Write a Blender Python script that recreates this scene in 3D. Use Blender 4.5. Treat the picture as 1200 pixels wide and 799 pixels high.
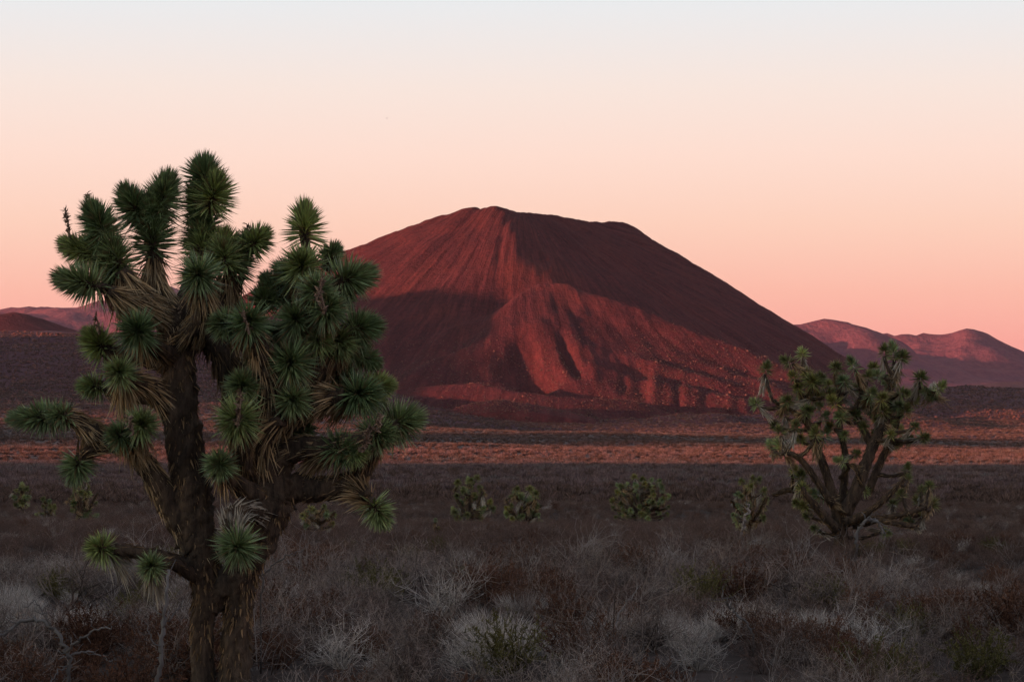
import bpy, math, random
import numpy as np
from mathutils import Vector, Matrix

for o in list(bpy.data.objects): bpy.data.objects.remove(o)
S = bpy.context.scene
COL = S.collection
R = math.radians
RND = np.random.default_rng(7)
random.seed(7)

# ------------------------------------------------------------------ camera
F = 2823.0            # focal length in photo pixels (1200 wide)
HX, HY = 600.0, 470.0 # principal column and eye-level row
def P(px, py, D):     # a point D metres away that is seen at photo pixel px,py
    return np.array([(px-HX)/F*D, D, (HY-py)/F*D])
cam = bpy.data.cameras.new('camera'); co = bpy.data.objects.new('camera', cam); COL.objects.link(co)
co.location = (0, 0, 0); co.rotation_euler = (R(90), 0, 0)
cam.sensor_width = 36; cam.lens = F/1200*36; cam.shift_y = 70.5/1200
cam.clip_start = 0.5; cam.clip_end = 90000
cam.dof.use_dof = True; cam.dof.focus_distance = 45; cam.dof.aperture_fstop = 16
S.camera = co

# ------------------------------------------------------------------ sky and sun
SUN_EL, SUN_AZ = 4.2, 65.0      # azimuth: degrees to the left of straight behind the camera
SKY_ZEN = 1.0
w = bpy.data.worlds.new('World'); S.world = w; w.use_nodes = True
nt = w.node_tree; nt.nodes.clear()
N = nt.nodes.new; LK = nt.links.new
out = N('ShaderNodeOutputWorld'); bg = N('ShaderNodeBackground'); LK(bg.outputs[0], out.inputs[0])
tc = N('ShaderNodeTexCoord'); sep = N('ShaderNodeSeparateXYZ'); LK(tc.outputs['Generated'], sep.inputs[0])
asn = N('ShaderNodeMath'); asn.operation = 'ARCSINE'; LK(sep.outputs['Z'], asn.inputs[0])
mr = N('ShaderNodeMapRange'); mr.inputs['From Min'].default_value = 0; mr.inputs['From Max'].default_value = R(90)
LK(asn.outputs[0], mr.inputs['Value'])
pw = N('ShaderNodeMath'); pw.operation = 'POWER'; pw.inputs[1].default_value = 0.5; LK(mr.outputs[0], pw.inputs[0])
ramp = N('ShaderNodeValToRGB'); LK(pw.outputs[0], ramp.inputs[0])
def srgb(r, g, b):
    f = lambda c: (c/255)/12.92 if c <= 10 else ((c/255+.055)/1.055)**2.4
    return (f(r), f(g), f(b), 1)
stops = [(0, srgb(238,140,138)), (1.3, srgb(243,160,148)), (2.6, srgb(246,182,163)), (4.2, srgb(247,204,184)),
         (5.8, srgb(248,217,203)), (7.4, srgb(242,225,216)), (9.4, srgb(228,230,232)), (13, srgb(203,212,225)),
         (22, srgb(194,197,207)), (45, srgb(174,175,187)), (90, srgb(156,158,176))]
el = ramp.color_ramp.elements
while len(el) > 1: el.remove(el[-1])
el[0].position = 0; el[0].color = stops[0][1]
for a, c in stops[1:]:
    e = el.new(math.sqrt(a/90)); e.color = c
# Nishita supplies the high sky; the low band is the pink anti-twilight arch of the photograph
sky = N('ShaderNodeTexSky'); sky.sky_type = 'NISHITA'; sky.sun_disc = False
sky.sun_elevation = R(SUN_EL); sky.sun_rotation = R(180+SUN_AZ); sky.altitude = 1000
sk = N('ShaderNodeMixRGB'); sk.blend_type = 'MULTIPLY'; sk.inputs[0].default_value = 1
sk.inputs[2].default_value = (.30, .30, .30, 1); LK(sky.outputs[0], sk.inputs[1])
fac = N('ShaderNodeMapRange'); fac.interpolation_type = 'SMOOTHSTEP'
fac.inputs['From Min'].default_value = R(11); fac.inputs['From Max'].default_value = R(40)
fac.inputs['To Max'].default_value = .35
LK(asn.outputs[0], fac.inputs['Value'])
# towards the sunset (behind the viewer, left) the sky is the bright Nishita glow itself
dt = N('ShaderNodeVectorMath'); dt.operation = 'DOT_PRODUCT'; LK(tc.outputs['Generated'], dt.inputs[0])
dt.inputs[1].default_value = (-math.sin(R(SUN_AZ)), -math.cos(R(SUN_AZ)), 0)
gl = N('ShaderNodeMapRange'); gl.interpolation_type = 'SMOOTHSTEP'; gl.inputs['From Min'].default_value = -.1; gl.inputs['From Max'].default_value = .8
LK(dt.outputs['Value'], gl.inputs['Value'])
fm = N('ShaderNodeMath'); fm.operation = 'MAXIMUM'; LK(fac.outputs[0], fm.inputs[0]); LK(gl.outputs[0], fm.inputs[1])
mx = N('ShaderNodeMixRGB'); LK(fm.outputs[0], mx.inputs[0]); LK(ramp.outputs[0], mx.inputs[1]); LK(sk.outputs[0], mx.inputs[2])
LK(mx.outputs[0], bg.inputs[0]); bg.inputs[1].default_value = .48

sl = bpy.data.lights.new('sun', 'SUN'); so = bpy.data.objects.new('sun', sl); COL.objects.link(so)
sl.energy = 5.0; sl.angle = R(0.53); sl.color = (1.0, .37, .245)
sd = Vector((math.sin(R(SUN_AZ))*math.cos(R(SUN_EL)), math.cos(R(SUN_AZ))*math.cos(R(SUN_EL)), -math.sin(R(SUN_EL))))
so.rotation_euler = sd.to_track_quat('-Z', 'Y').to_euler()
so.location = (-60, -40, 30)
vs = S.view_settings; vs.view_transform = 'Standard'; vs.look = 'None'; vs.exposure = 1.15; vs.gamma = 1
S.render.engine = 'CYCLES'

# ------------------------------------------------------------------ helpers
def tag(o, label=None, cat=None, group=None, kind=None):
    if label: o['label'] = label
    if cat: o['category'] = cat
    if group: o['group'] = group
    if kind: o['kind'] = kind
    return o
def link(name, me, mat=None, parent=None):
    o = bpy.data.objects.new(name, me); COL.objects.link(o)
    if mat and me is not None and len(me.materials) == 0: me.materials.append(mat)
    if parent:
        o.parent = parent
        o.location = (0, 0, 0)
    return o
def empty(name, loc):
    o = bpy.data.objects.new(name, None); COL.objects.link(o); o.location = loc; o.empty_display_size = .2
    return o
def mesh_np(name, V, quads=None, tris=None, uv=None, smooth=False):
    """numpy arrays -> mesh; uv is per vertex"""
    me = bpy.data.meshes.new(name)
    V = np.asarray(V, dtype=np.float32)
    q = np.zeros((0, 4), int) if quads is None else np.asarray(quads, int).reshape(-1, 4)
    t = np.zeros((0, 3), int) if tris is None else np.asarray(tris, int).reshape(-1, 3)
    me.vertices.add(len(V)); me.vertices.foreach_set('co', V.ravel())
    loops = np.concatenate([q.ravel(), t.ravel()]).astype(np.int32)
    me.loops.add(len(loops)); me.loops.foreach_set('vertex_index', loops)
    n = len(q)+len(t); me.polygons.add(n)
    st = np.concatenate([np.arange(len(q))*4, len(q)*4+np.arange(len(t))*3]).astype(np.int32)
    me.polygons.foreach_set('loop_start', st)
    if uv is not None:
        l = me.uv_layers.new(name='UVMap'); l.data.foreach_set('uv', np.asarray(uv, np.float32)[loops].ravel())
    me.update(calc_edges=True)
    me.polygons.foreach_set('use_smooth', np.full(n, smooth)); me.validate()
    return me
class MB:
    """collects vertex/face blocks into one mesh"""
    def __init__(s): s.V=[]; s.Q=[]; s.T=[]; s.U=[]; s.n=0
    def add(s, V, q=None, t=None, uv=None):
        V = np.asarray(V, float)
        s.V.append(V); s.U.append(np.zeros((len(V), 2)) if uv is None else uv)
        if q is not None and len(q): s.Q.append(np.asarray(q)+s.n)
        if t is not None and len(t): s.T.append(np.asarray(t)+s.n)
        s.n += len(V)
    def mesh(s, name, off=None, smooth=False):
        V = np.concatenate(s.V)
        if off is not None: V = V-np.asarray(off)
        return mesh_np(name, V, np.concatenate(s.Q) if s.Q else None, np.concatenate(s.T) if s.T else None, np.concatenate(s.U), smooth)

# value noise -------------------------------------------------------
_perm = np.random.default_rng(3).permutation(4096)
_val = np.random.default_rng(4).random(4096)*2-1
def vnoise(x, y):
    xi = np.floor(x).astype(int); yi = np.floor(y).astype(int)
    fx = x-xi; fy = y-yi
    fx = fx*fx*fx*(fx*(fx*6-15)+10); fy = fy*fy*fy*(fy*(fy*6-15)+10)
    h = lambda a, b: _val[_perm[(_perm[a & 4095]+b) & 4095]]
    a = h(xi, yi); b = h(xi+1, yi); c = h(xi, yi+1); d = h(xi+1, yi+1)
    return (a*(1-fx)+b*fx)*(1-fy)+(c*(1-fx)+d*fx)*fy
def fbm(x, y, o=4, g=.5):
    r = 0; a = 1
    for k in range(o):
        r = r+a*vnoise(x+17.3*k, y-9.1*k); x = x*2.03; y = y*2.03; a *= g
    return r
def ss(a, b, x):
    t = np.clip((x-a)/(b-a), 0, 1); return t*t*(3-2*t)

# ------------------------------------------------------------------ materials
def mat(name):
    m = bpy.data.materials.new(name); m.use_nodes = True
    b = m.node_tree.nodes['Principled BSDF']; b.inputs['Roughness'].default_value = .9
    b.inputs['Specular IOR Level'].default_value = .2
    return m, m.node_tree, b
def nd(t, k, **kw):
    n = t.nodes.new(k)
    for a, v in kw.items():
        if a in n.inputs: n.inputs[a].default_value = v
        else: setattr(n, a, v)
    return n
def noise(t, scale, vec=None, detail=4, rough=.55):
    n = nd(t, 'ShaderNodeTexNoise'); n.inputs['Scale'].default_value = scale; n.inputs['Detail'].default_value = detail
    n.inputs['Roughness'].default_value = rough
    if vec is not None: t.links.new(vec, n.inputs['Vector'])
    return n.outputs['Fac']
def rampn(t, src, stops):
    r = nd(t, 'ShaderNodeValToRGB'); e = r.color_ramp.elements
    while len(e) > 1: e.remove(e[-1])
    e[0].position = stops[0][0]; e[0].color = (*stops[0][1], 1)
    for p, c in stops[1:]:
        q = e.new(p); q.color = (*c, 1)
    t.links.new(src, r.inputs[0]); return r.outputs[0]
def mixn(t, fac, a, b, mode='MIX'):
    m = nd(t, 'ShaderNodeMixRGB', blend_type=mode)
    for s, i in ((fac, 0), (a, 1), (b, 2)):
        if isinstance(s, (int, float)): m.inputs[i].default_value = s
        elif isinstance(s, tuple): m.inputs[i].default_value = (*s, 1)
        else: t.links.new(s, m.inputs[i])
    return m.outputs[0]
def mapv(t, scale=(1, 1, 1), coord='Object'):
    c = nd(t, 'ShaderNodeTexCoord'); m = nd(t, 'ShaderNodeMapping'); m.inputs['Scale'].default_value = scale
    t.links.new(c.outputs[coord], m.inputs[0]); return m.outputs[0]
def bump(t, b, h, strength=.5, dist=.05):
    n = nd(t, 'ShaderNodeBump'); n.inputs['Strength'].default_value = strength; n.inputs['Distance'].default_value = dist
    t.links.new(h, n.inputs['Height']); t.links.new(n.outputs[0], b.inputs['Normal'])

def cinder_mat(name, lo, mid, hi, sc=1.0, rock=.5, centre=None):
    m, t, b = mat(name)
    v = mapv(t)
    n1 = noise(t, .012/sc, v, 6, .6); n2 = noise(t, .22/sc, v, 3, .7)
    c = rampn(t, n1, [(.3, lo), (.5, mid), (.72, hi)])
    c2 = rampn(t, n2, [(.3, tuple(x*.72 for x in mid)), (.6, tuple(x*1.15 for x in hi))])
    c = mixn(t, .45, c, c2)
    if centre:     # scree streaks that run down the slope
        se = nd(t, 'ShaderNodeSeparateXYZ'); t.links.new(v, se.inputs[0])
        def m2(op, a_, b_):
            q = nd(t, 'ShaderNodeMath', operation=op)
            for s_, i_ in ((a_, 0), (b_, 1)):
                if isinstance(s_, (int, float)): q.inputs[i_].default_value = s_
                else: t.links.new(s_, q.inputs[i_])
            return q.outputs[0]
        dx = m2('SUBTRACT', se.outputs['X'], centre[0]); dy = m2('SUBTRACT', centre[1], se.outputs['Y'])
        th = m2('ARCTAN2', dx, dy); cb = nd(t, 'ShaderNodeCombineXYZ')
        t.links.new(m2('MULTIPLY', th, 34.0), cb.inputs['X']); t.links.new(m2('MULTIPLY', se.outputs['Z'], .022), cb.inputs['Y'])
        st = noise(t, 1.6, cb.outputs[0], 5, .7)
        c = mixn(t, 1.0, c, rampn(t, st, [(.32, (.62, .60, .62)), (.5, (1, 1, 1)), (.66, (1.5, 1.45, 1.4))]), 'MULTIPLY')
    t.links.new(c, b.inputs['Base Color']); b.inputs['Roughness'].default_value = 1; b.inputs['Specular IOR Level'].default_value = .05
    if centre: n2 = mixn(t, .55, n2, st)
    bump(t, b, n2, rock, 2.5*sc if not centre else 5.0)
    return m
M_cone = cinder_mat('red_cinder', (.033, .0108, .0165), (.053, .0150, .0195), (.090, .0245, .0225), 1, .8, (9.4, 2850))
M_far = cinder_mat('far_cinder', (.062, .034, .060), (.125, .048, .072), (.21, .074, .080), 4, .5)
M_range = cinder_mat('range_rock', (.15, .12, .10), (.2, .15, .12), (.26, .2, .15), 6, .5)

# ground: brown desert soil, tan grass flats, dark lava patches by position
M_ground, t, b = mat('desert_ground')
v = mapv(t)
sx = nd(t, 'ShaderNodeSeparateXYZ'); t.links.new(v, sx.inputs[0])
n1 = noise(t, .02, v, 6, .6); n2 = noise(t, .5, v, 4, .7)
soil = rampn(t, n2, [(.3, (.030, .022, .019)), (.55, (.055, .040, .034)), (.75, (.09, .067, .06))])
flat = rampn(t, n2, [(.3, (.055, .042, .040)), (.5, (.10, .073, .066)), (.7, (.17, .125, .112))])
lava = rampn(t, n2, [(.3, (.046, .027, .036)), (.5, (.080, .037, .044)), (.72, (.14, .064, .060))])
def rng(src, a, b_, lo=0, hi=1):
    m_ = nd(t, 'ShaderNodeMapRange'); m_.inputs['From Min'].default_value = a; m_.inputs['From Max'].default_value = b_
    m_.inputs['To Min'].default_value = lo; m_.inputs['To Max'].default_value = hi
    t.links.new(src, m_.inputs['Value']); return m_.outputs[0]
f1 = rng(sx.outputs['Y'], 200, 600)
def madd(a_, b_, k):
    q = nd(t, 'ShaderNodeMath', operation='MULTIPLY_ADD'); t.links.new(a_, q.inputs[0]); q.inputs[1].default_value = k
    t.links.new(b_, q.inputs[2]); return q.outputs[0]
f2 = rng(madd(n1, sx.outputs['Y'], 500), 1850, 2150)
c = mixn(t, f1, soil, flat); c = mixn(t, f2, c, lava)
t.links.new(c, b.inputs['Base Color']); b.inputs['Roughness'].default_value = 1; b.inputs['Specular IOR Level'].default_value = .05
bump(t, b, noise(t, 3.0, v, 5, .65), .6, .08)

def uvmat(name, stops_u, rand=(.6, 1.3), rough=.6, spec=.4, mixed=0):
    """stops_u: colour along the blade (uv.x); uv.y is a random number per blade"""
    m, t, b = mat(name)
    uv = nd(t, 'ShaderNodeUVMap'); s = nd(t, 'ShaderNodeSeparateXYZ'); t.links.new(uv.outputs[0], s.inputs[0])
    c = rampn(t, s.outputs['X'], stops_u)
    r = nd(t, 'ShaderNodeMapRange'); r.inputs['To Min'].default_value = rand[0]; r.inputs['To Max'].default_value = rand[1]
    t.links.new(s.outputs['Y'], r.inputs['Value'])
    oi = nd(t, 'ShaderNodeObjectInfo'); r2 = nd(t, 'ShaderNodeMapRange'); r2.inputs['To Min'].default_value = .8; r2.inputs['To Max'].default_value = 1.2
    t.links.new(oi.outputs['Random'], r2.inputs['Value'])
    mu = nd(t, 'ShaderNodeMath', operation='MULTIPLY'); t.links.new(r.outputs[0], mu.inputs[0]); t.links.new(r2.outputs[0], mu.inputs[1])
    cc = nd(t, 'ShaderNodeCombineXYZ')
    for i in range(3): t.links.new(mu.outputs[0], cc.inputs[i])
    c = mixn(t, 1.0, c, cc.outputs[0], 'MULTIPLY')
    if mixed:      # some yellowed blades, and heads that differ in hue
        g_ = nd(t, 'ShaderNodeMath', operation='GREATER_THAN'); g_.inputs[1].default_value = 1-mixed; t.links.new(s.outputs['Y'], g_.inputs[0])
        c = mixn(t, 1.0, c, rampn(t, oi.outputs['Random'], [(0, (.92, .97, .82)), (.5, (1.05, 1, .88)), (1, (1.3, 1.12, .75))]), 'MULTIPLY')
        c = mixn(t, g_.outputs[0], c, (.26, .19, .09))
    t.links.new(c, b.inputs['Base Color']); b.inputs['Roughness'].default_value = rough; b.inputs['Specular IOR Level'].default_value = spec
    return m
M_leaf = uvmat('yucca_leaf', [(0, (.34, .32, .14)), (.3, (.25, .32, .155)), (.85, (.24, .32, .165)), (1, (.34, .26, .13))], (.35, 1.6), .36, .6, .08)
M_leaf2 = uvmat('yucca_leaf_pale', [(0, (.26, .21, .10)), (.3, (.17, .19, .07)), (.8, (.22, .24, .09)), (1, (.44, .35, .19))], (.25, 1.7), .5, .4, .12)
M_dead = uvmat('dead_leaf', [(0, (.24, .14, .065)), (.6, (.44, .29, .15)), (1, (.56, .43, .28))], (.35, 1.35), .7, .25)
M_deadw = uvmat('bleached_leaf', [(0, (.35, .27, .19)), (.6, (.55, .47, .37)), (1, (.62, .55, .46))], (.5, 1.2), .7, .25)
M_shag = uvmat('bark_shag', [(0, (.11, .066, .036)), (.6, (.23, .14, .072)), (1, (.36, .225, .125))], (.3, 1.4), .85, .1)
M_seed = uvmat('seed_stalk', [(0, (.20, .13, .09)), (1, (.34, .22, .16))], (.4, 1.4), .8, .2)
def twigm(name, a, b_, rand=(.5, 1.5)): return uvmat(name, [(0, a), (1, b_)], rand, .9, .1)
M_tw = {'brown': twigm('twig_brown', (.065, .043, .037), (.145, .090, .072), (.35, 1.9)),
        'grey': twigm('twig_grey', (.085, .062, .052), (.25, .195, .172), (.3, 2.0)),
        'straw': twigm('straw', (.30, .25, .21), (.56, .50, .46), (.35, 1.6)),
        'rust': twigm('twig_rust', (.08, .04, .028), (.17, .078, .045)),
        'olive': twigm('twig_olive', (.09, .075, .03), (.15, .13, .04)),
        'pale': twigm('twig_pale', (.24, .2, .18), (.36, .31, .29), (.8, 1.2)),
        'mauve': twigm('twig_mauve', (.11, .072, .072), (.20, .135, .130), (.5, 1.5)),
        'wood': twigm('dead_wood', (.11, .095, .09), (.19, .17, .165), (.8, 1.2))}
M_bark, t, b = mat('joshua_bark')
v = mapv(t, (9, 9, 2.2)); v2 = mapv(t, (26, 26, 5))
n1 = noise(t, 1, v, 5, .65); n2 = noise(t, 1, v2, 4, .7)
c = rampn(t, n1, [(.35, (.018, .013, .010)), (.5, (.070, .046, .032)), (.64, (.17, .11, .072))])
c = mixn(t, .5, c, rampn(t, n2, [(.35, (.022, .016, .013)), (.6, (.11, .072, .05))]))
t.links.new(c, b.inputs['Base Color']); b.inputs['Roughness'].default_value = .95
hh = mixn(t, .5, n1, n2); bump(t, b, hh, 1.0, .06)

# ------------------------------------------------------------------ terrain
GY = np.array([-6000, -3000, -800, -60, 0, 12, 22, 46, 75, 100, 200, 400, 800, 1000, 1500, 2000, 2400, 3000, 6000, 12000, 40000])
GZ = np.array([60, 40, 8, -1.2, -2.15, -2.5, -2.80, -3.0, -4.1, -5.3, -8.1, -13.0, -21.4, -21.6, -21.8, -21.5, -17, 0, 40, 60, 90])
def ground_z(x, y, fine=True):
    x = np.asarray(x, float); y = np.asarray(y, float)
    z = np.interp(y, GY, GZ)
    z = (z*2+np.interp(y*1.06+2, GY, GZ)+np.interp(y*.94-2, GY, GZ))/4
    far = ss(700, 1200, y)
    z = z-far*ss(2600, 1800, y)*np.clip(x, -400, 400)*.0165                    # plain dips gently to the right
    z = z+ss(1450, 2000, y)*ss(40, -160, x+.2*(y-2000)*0)*12*ss(2600, 2100, y)      # ground climbs towards the left plateau
    # left lava plateau, right lava bench
    led = 1+.05*np.sin((y-2000)/26+fbm(x/160, y/160, 2)*3)
    z = z+ss(2040, 2860, y)*ss(-20, -230, x)*82*led*ss(6000, 3600, y)
    z = z+ss(2280, 2620, y+fbm(x/90, y/90, 3)*40)*ss(260, 420, x)*15*ss(3400, 2800, y)
    # undulation
    a = np.interp(np.abs(y), [0, 40, 200, 900, 2000, 8000], [.12, .2, .5, 1.2, 4.0, 14])
    s = np.interp(np.abs(y), [0, 40, 200, 900, 2000, 8000], [6, 10, 40, 90, 170, 600])
    z = z+a*fbm(x/s[()] if np.ndim(s)==0 else x/170, y/170, 4)*.8+np.interp(np.abs(y),[0,300,1200,9000],[.10,.4,.8,2])*fbm(x/23, y/23, 3)*.5
    # hummocks of old lava in front of the cone
    hz = ss(2020, 2130, y)*ss(2500, 2300, y)*ss(-250, -120, x)*ss(420, 320, x)
    z = z+hz*(6+5*fbm(x/55, y/38, 4))
    return z

ang = np.concatenate([np.linspace(-180, -30, 26)[:-1], np.linspace(-30, -13.5, 40)[:-1], np.linspace(-13.5, 13.5, 430), np.linspace(13.5, 30, 40)[1:], np.linspace(30, 180, 26)[1:]])
rad = np.concatenate([[0, 3], np.geomspace(6, 40, 34), np.geomspace(41.5, 1800, 150), np.linspace(1812, 3000, 150), np.geomspace(3040, 7000, 46), np.geomspace(7600, 42000, 16)])
A, RR = np.meshgrid(np.radians(ang), rad)
X = RR*np.sin(A); Y = RR*np.cos(A)
Z = ground_z(X, Y)
nr, na = X.shape
i = np.arange(nr-1)[:, None]*na+np.arange(na-1)[None]
quads = np.stack([i, i+1, i+1+na, i+na], -1).reshape(-1, 4)
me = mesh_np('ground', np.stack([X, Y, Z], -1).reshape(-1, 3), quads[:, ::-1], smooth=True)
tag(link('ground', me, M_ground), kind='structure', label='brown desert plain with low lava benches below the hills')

def ridge_height(X, Y, ridges, slope, k=5.0, step=14, prof=None):
    """smooth union of slopes falling away from ridge lines; ridges: list of (points, slope or None)"""
    out = None; bx = None
    for r in ridges:
        pts, s = (r if isinstance(r, tuple) else (r, slope))
        pts = np.array(pts, float)
        P0 = []
        for a, b2 in zip(pts[:-1], pts[1:]):
            n = max(2, int(np.linalg.norm(b2-a)/step))
            P0.append(a+(b2-a)*np.linspace(0, 1, n, endpoint=False)[:, None])
        P0.append(pts[-1:]); P0 = np.concatenate(P0)
        for p in P0:
            d = np.hypot(X-p[0], Y-p[1])
            dd = d if prof is None else prof(d)
            h = p[2]-s*(np.sqrt(dd*dd+36)-6)
            if out is None: out = h
            else:
                m_ = np.maximum(out, h); out = m_+k*.5*np.exp(-np.abs(out-h)/k)*0.35
    return out

def hill(name, xr, yr, res, ridges, slope, material, base=-30, gully=1.0, centre=None, label=None, k=5.0, rough=1.0, sink=3.0, cuts=()):
    xs = np.arange(xr[0], xr[1]+res, res); ys = np.arange(yr[0], yr[1]+res, res)
    X, Y = np.meshgrid(xs, ys)
    wx = X+fbm(X/90/res*4, Y/90/res*4, 3)*res*1.1; wy = Y+fbm(X/90/res*4+50, Y/90/res*4+7, 3)*res*1.1
    H = ridge_height(wx, wy, ridges, slope, k, step=res*3.5)
    for pts, dep, wd in cuts:
        dm = np.full(X.shape, 1e9); fade = np.ones(X.shape); ns = len(pts)-1
        for si, (a, b2) in enumerate(zip(pts[:-1], pts[1:])):
            a = np.array(a[:2]); e = np.array(b2[:2])-a
            tt = np.clip(((wx-a[0])*e[0]+(wy-a[1])*e[1])/(e@e), 0, 1)
            dn = np.hypot(wx-a[0]-tt*e[0], wy-a[1]-tt*e[1]); m_ = dn < dm
            fade = np.where(m_, (si+tt)/ns, fade); dm = np.minimum(dm, dn)
        H = H-dep*np.exp(-(dm/wd)**2)*np.clip(fade*3, 0, 1)*np.clip((1-fade)*4, 0.12, 1)
    g = ground_z(X, Y)
    up = H-g
    kk = res*3
    H2 = g+np.where(up/kk > 20, up, kk*np.log1p(np.exp(np.clip(up/kk, -30, 20))))
    body = ss(0, 60, up)
    if centre is not None:
        th = np.arctan2(X-centre[0], Y-centre[1]); rr = np.hypot(X-centre[0], Y-centre[1])
        fine = fbm(th*26, rr/420, 3, .6)
        med = fbm(th*9+4, rr/300+3, 3, .6)
        H2 = H2+body*gully*(fine*2.0+med*3.2)*ss(25, 160, rr)
    H2 = H2+body*rough*fbm(X/(res*9), Y/(res*9), 4)*res*.42
    edge = np.minimum.reduce([X-xs[0], xs[-1]-X, Y-ys[0], ys[-1]-Y])/res
    H2 = H2-sink-(1-np.clip(edge/4, 0, 1))*res*2-(1-ss(0, 12, up))*sink
    n, m_ = X.shape
    i = np.arange(n-1)[:, None]*m_+np.arange(m_-1)[None]
    q = np.stack([i, i+1, i+1+m_, i+m_], -1).reshape(-1, 4)
    # drop the parts that lie below the ground
    above = (H2 > g-1.5).ravel()
    q = q[above[q].any(1)]
    me = mesh_np(name, np.stack([X, Y, H2], -1).reshape(-1, 3), q, smooth=True)
    o = link(name, me, material); tag(o, label, None, None, 'structure')
    return (xs, ys, H2, above.reshape(X.shape))

def pl(*a): return [P(*p) for p in a]
cone_ridges = [
    # crater rim: it runs away from the viewer to the right, so the flank below it faces right
    (pl((580,242,2770),(612,246,2800),(650,251,2850),(690,258,2910),(716,259,2970),(728,260,3010)), .62),
    (pl((728,260,3010),(700,262,3060),(640,256,3040),(580,250,2960),(560,245,2860),(580,242,2770)), .62),
    (pl((580,242,2770),(545,243,2780),(505,254,2785),(460,271,2790),(420,288,2795),(388,302,2800)), .60),
    (pl((388,302,2800),(350,318,2805),(300,345,2815),(262,366,2825),(200,398,2845)), .55),
    (pl((588,243,2765),(598,266,2705),(606,288,2655)), .66),
    # crest of the lower lobe
    (pl((632,328,2560),(600,345,2520),(560,388,2440),(520,414,2380),(486,438,2320),(462,456,2280)), .62),
    (pl((632,328,2560),(665,332,2550),(705,346,2520),(760,366,2490),(820,389,2455),(880,410,2420),(915,432,2380),(945,462,2330)), .60),
    # its broad front
    (pl((632,328,2560),(634,350,2510),(632,378,2450)), .52),
    (pl((662,372,2470),(715,388,2450),(775,408,2420),(838,428,2385),(900,448,2330)), .55),
    (pl((668,394,2420),(725,410,2398),(788,428,2367),(850,445,2332)), .53),
    (pl((676,416,2370),(735,432,2345),(800,446,2315),(862,460,2280)), .52),
    (pl((500,452,2280),(560,446,2270),(600,456,2240),(660,464,2215),(740,468,2210)), .42),
    (pl((535,484,2130),(562,474,2130),(586,467,2125),(604,471,2120),(650,486,2100)), .26),
]
carve = [  # gullies cut into the lobe: line, depth, half width
    (pl((612,384,2440),(616,405,2400),(632,432,2340),(646,448,2300)), 16, 17),
    (pl((585,408,2400),(604,424,2360),(632,446,2310)), 10, 15),
    (pl((654,382,2445),(662,402,2400),(672,426,2355),(682,444,2315)), 10, 7),
    (pl((612,322,2610),(590,345,2560),(560,372,2490),(525,405,2420),(500,432,2370)), 13, 24),
    (pl((640,320,2610),(680,330,2600),(740,352,2570),(800,380,2530)), 9, 18),
    (pl((610,256,2745),(622,285,2680),(640,315,2610)), 3, 6),
    (pl((598,250,2755),(590,285,2690),(585,325,2600)), 2.5, 5),
]
_r = np.random.default_rng(77)
for q in range(34):      # short rills all over its front
    px_ = 640+q*8.2+_r.uniform(-4, 4); top = 338+(px_-645)*.30+_r.uniform(6, 34); ln = _r.uniform(35, 85)
    D_ = 2530-(px_-645)*.55-_r.uniform(0, 20); sw = _r.uniform(2, 12)
    carve.append((pl((px_, top, D_-top*.2), (px_+sw*.5, top+ln*.5, D_-top*.2-55), (px_+sw, top+ln, D_-top*.2-120)), _r.uniform(.8, 1.6) if px_ < 705 else _r.uniform(1.2, 3.6), _r.uniform(3.5, 6.5)))
cx, cy = P(610, 242, 2860)[:2]
CONE = hill('cinder_cone', (-490, 520), (2060, 3360), 2.8, cone_ridges, .6, M_cone, cuts=carve, gully=.42, centre=(cx, cy),
     label='dark red cinder cone with a crater rim and a lower lobe in front')
# far hills
def far(name, pts, D, depth, sl, label, res=24, spurs=(), rough=2.2):
    rid = [(pl(*[(a, b2, D) for a, b2 in pts]), sl)]
    for sp in spurs: rid.append((pl(*sp), sl*1.1))
    xs = [(p[0]-600)/F*D for p in pts]
    hill(name, (min(xs)-depth, max(xs)+depth), (D-depth, D+depth), res, rid, sl, M_far, label=label, k=8, rough=rough, sink=8, gully=0)
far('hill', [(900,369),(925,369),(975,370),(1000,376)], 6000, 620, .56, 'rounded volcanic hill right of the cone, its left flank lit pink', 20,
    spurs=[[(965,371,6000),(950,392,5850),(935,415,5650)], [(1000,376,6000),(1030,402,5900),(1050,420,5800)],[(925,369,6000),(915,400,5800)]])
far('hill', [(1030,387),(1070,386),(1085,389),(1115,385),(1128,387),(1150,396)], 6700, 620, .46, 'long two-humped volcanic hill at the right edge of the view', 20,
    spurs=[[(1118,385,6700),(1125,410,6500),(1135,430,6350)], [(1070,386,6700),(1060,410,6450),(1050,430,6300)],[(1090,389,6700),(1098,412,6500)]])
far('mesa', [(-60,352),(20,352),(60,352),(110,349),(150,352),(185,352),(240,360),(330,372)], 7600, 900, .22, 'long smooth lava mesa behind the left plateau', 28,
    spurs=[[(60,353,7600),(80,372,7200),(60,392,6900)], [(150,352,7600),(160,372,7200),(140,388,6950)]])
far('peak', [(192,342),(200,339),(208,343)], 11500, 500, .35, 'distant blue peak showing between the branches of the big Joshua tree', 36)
rid = [(pl((-30,366,3600),(20,366,3600),(32,368,3600)), .42)]
hill('knoll', (-1100, -520), (3350, 3900), 7, rid, .42, M_cone, label='small red cinder knoll at the left edge, its right side in shade', k=5, gully=.5, centre=tuple(P(10,366,3600)[:2]))
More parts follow.
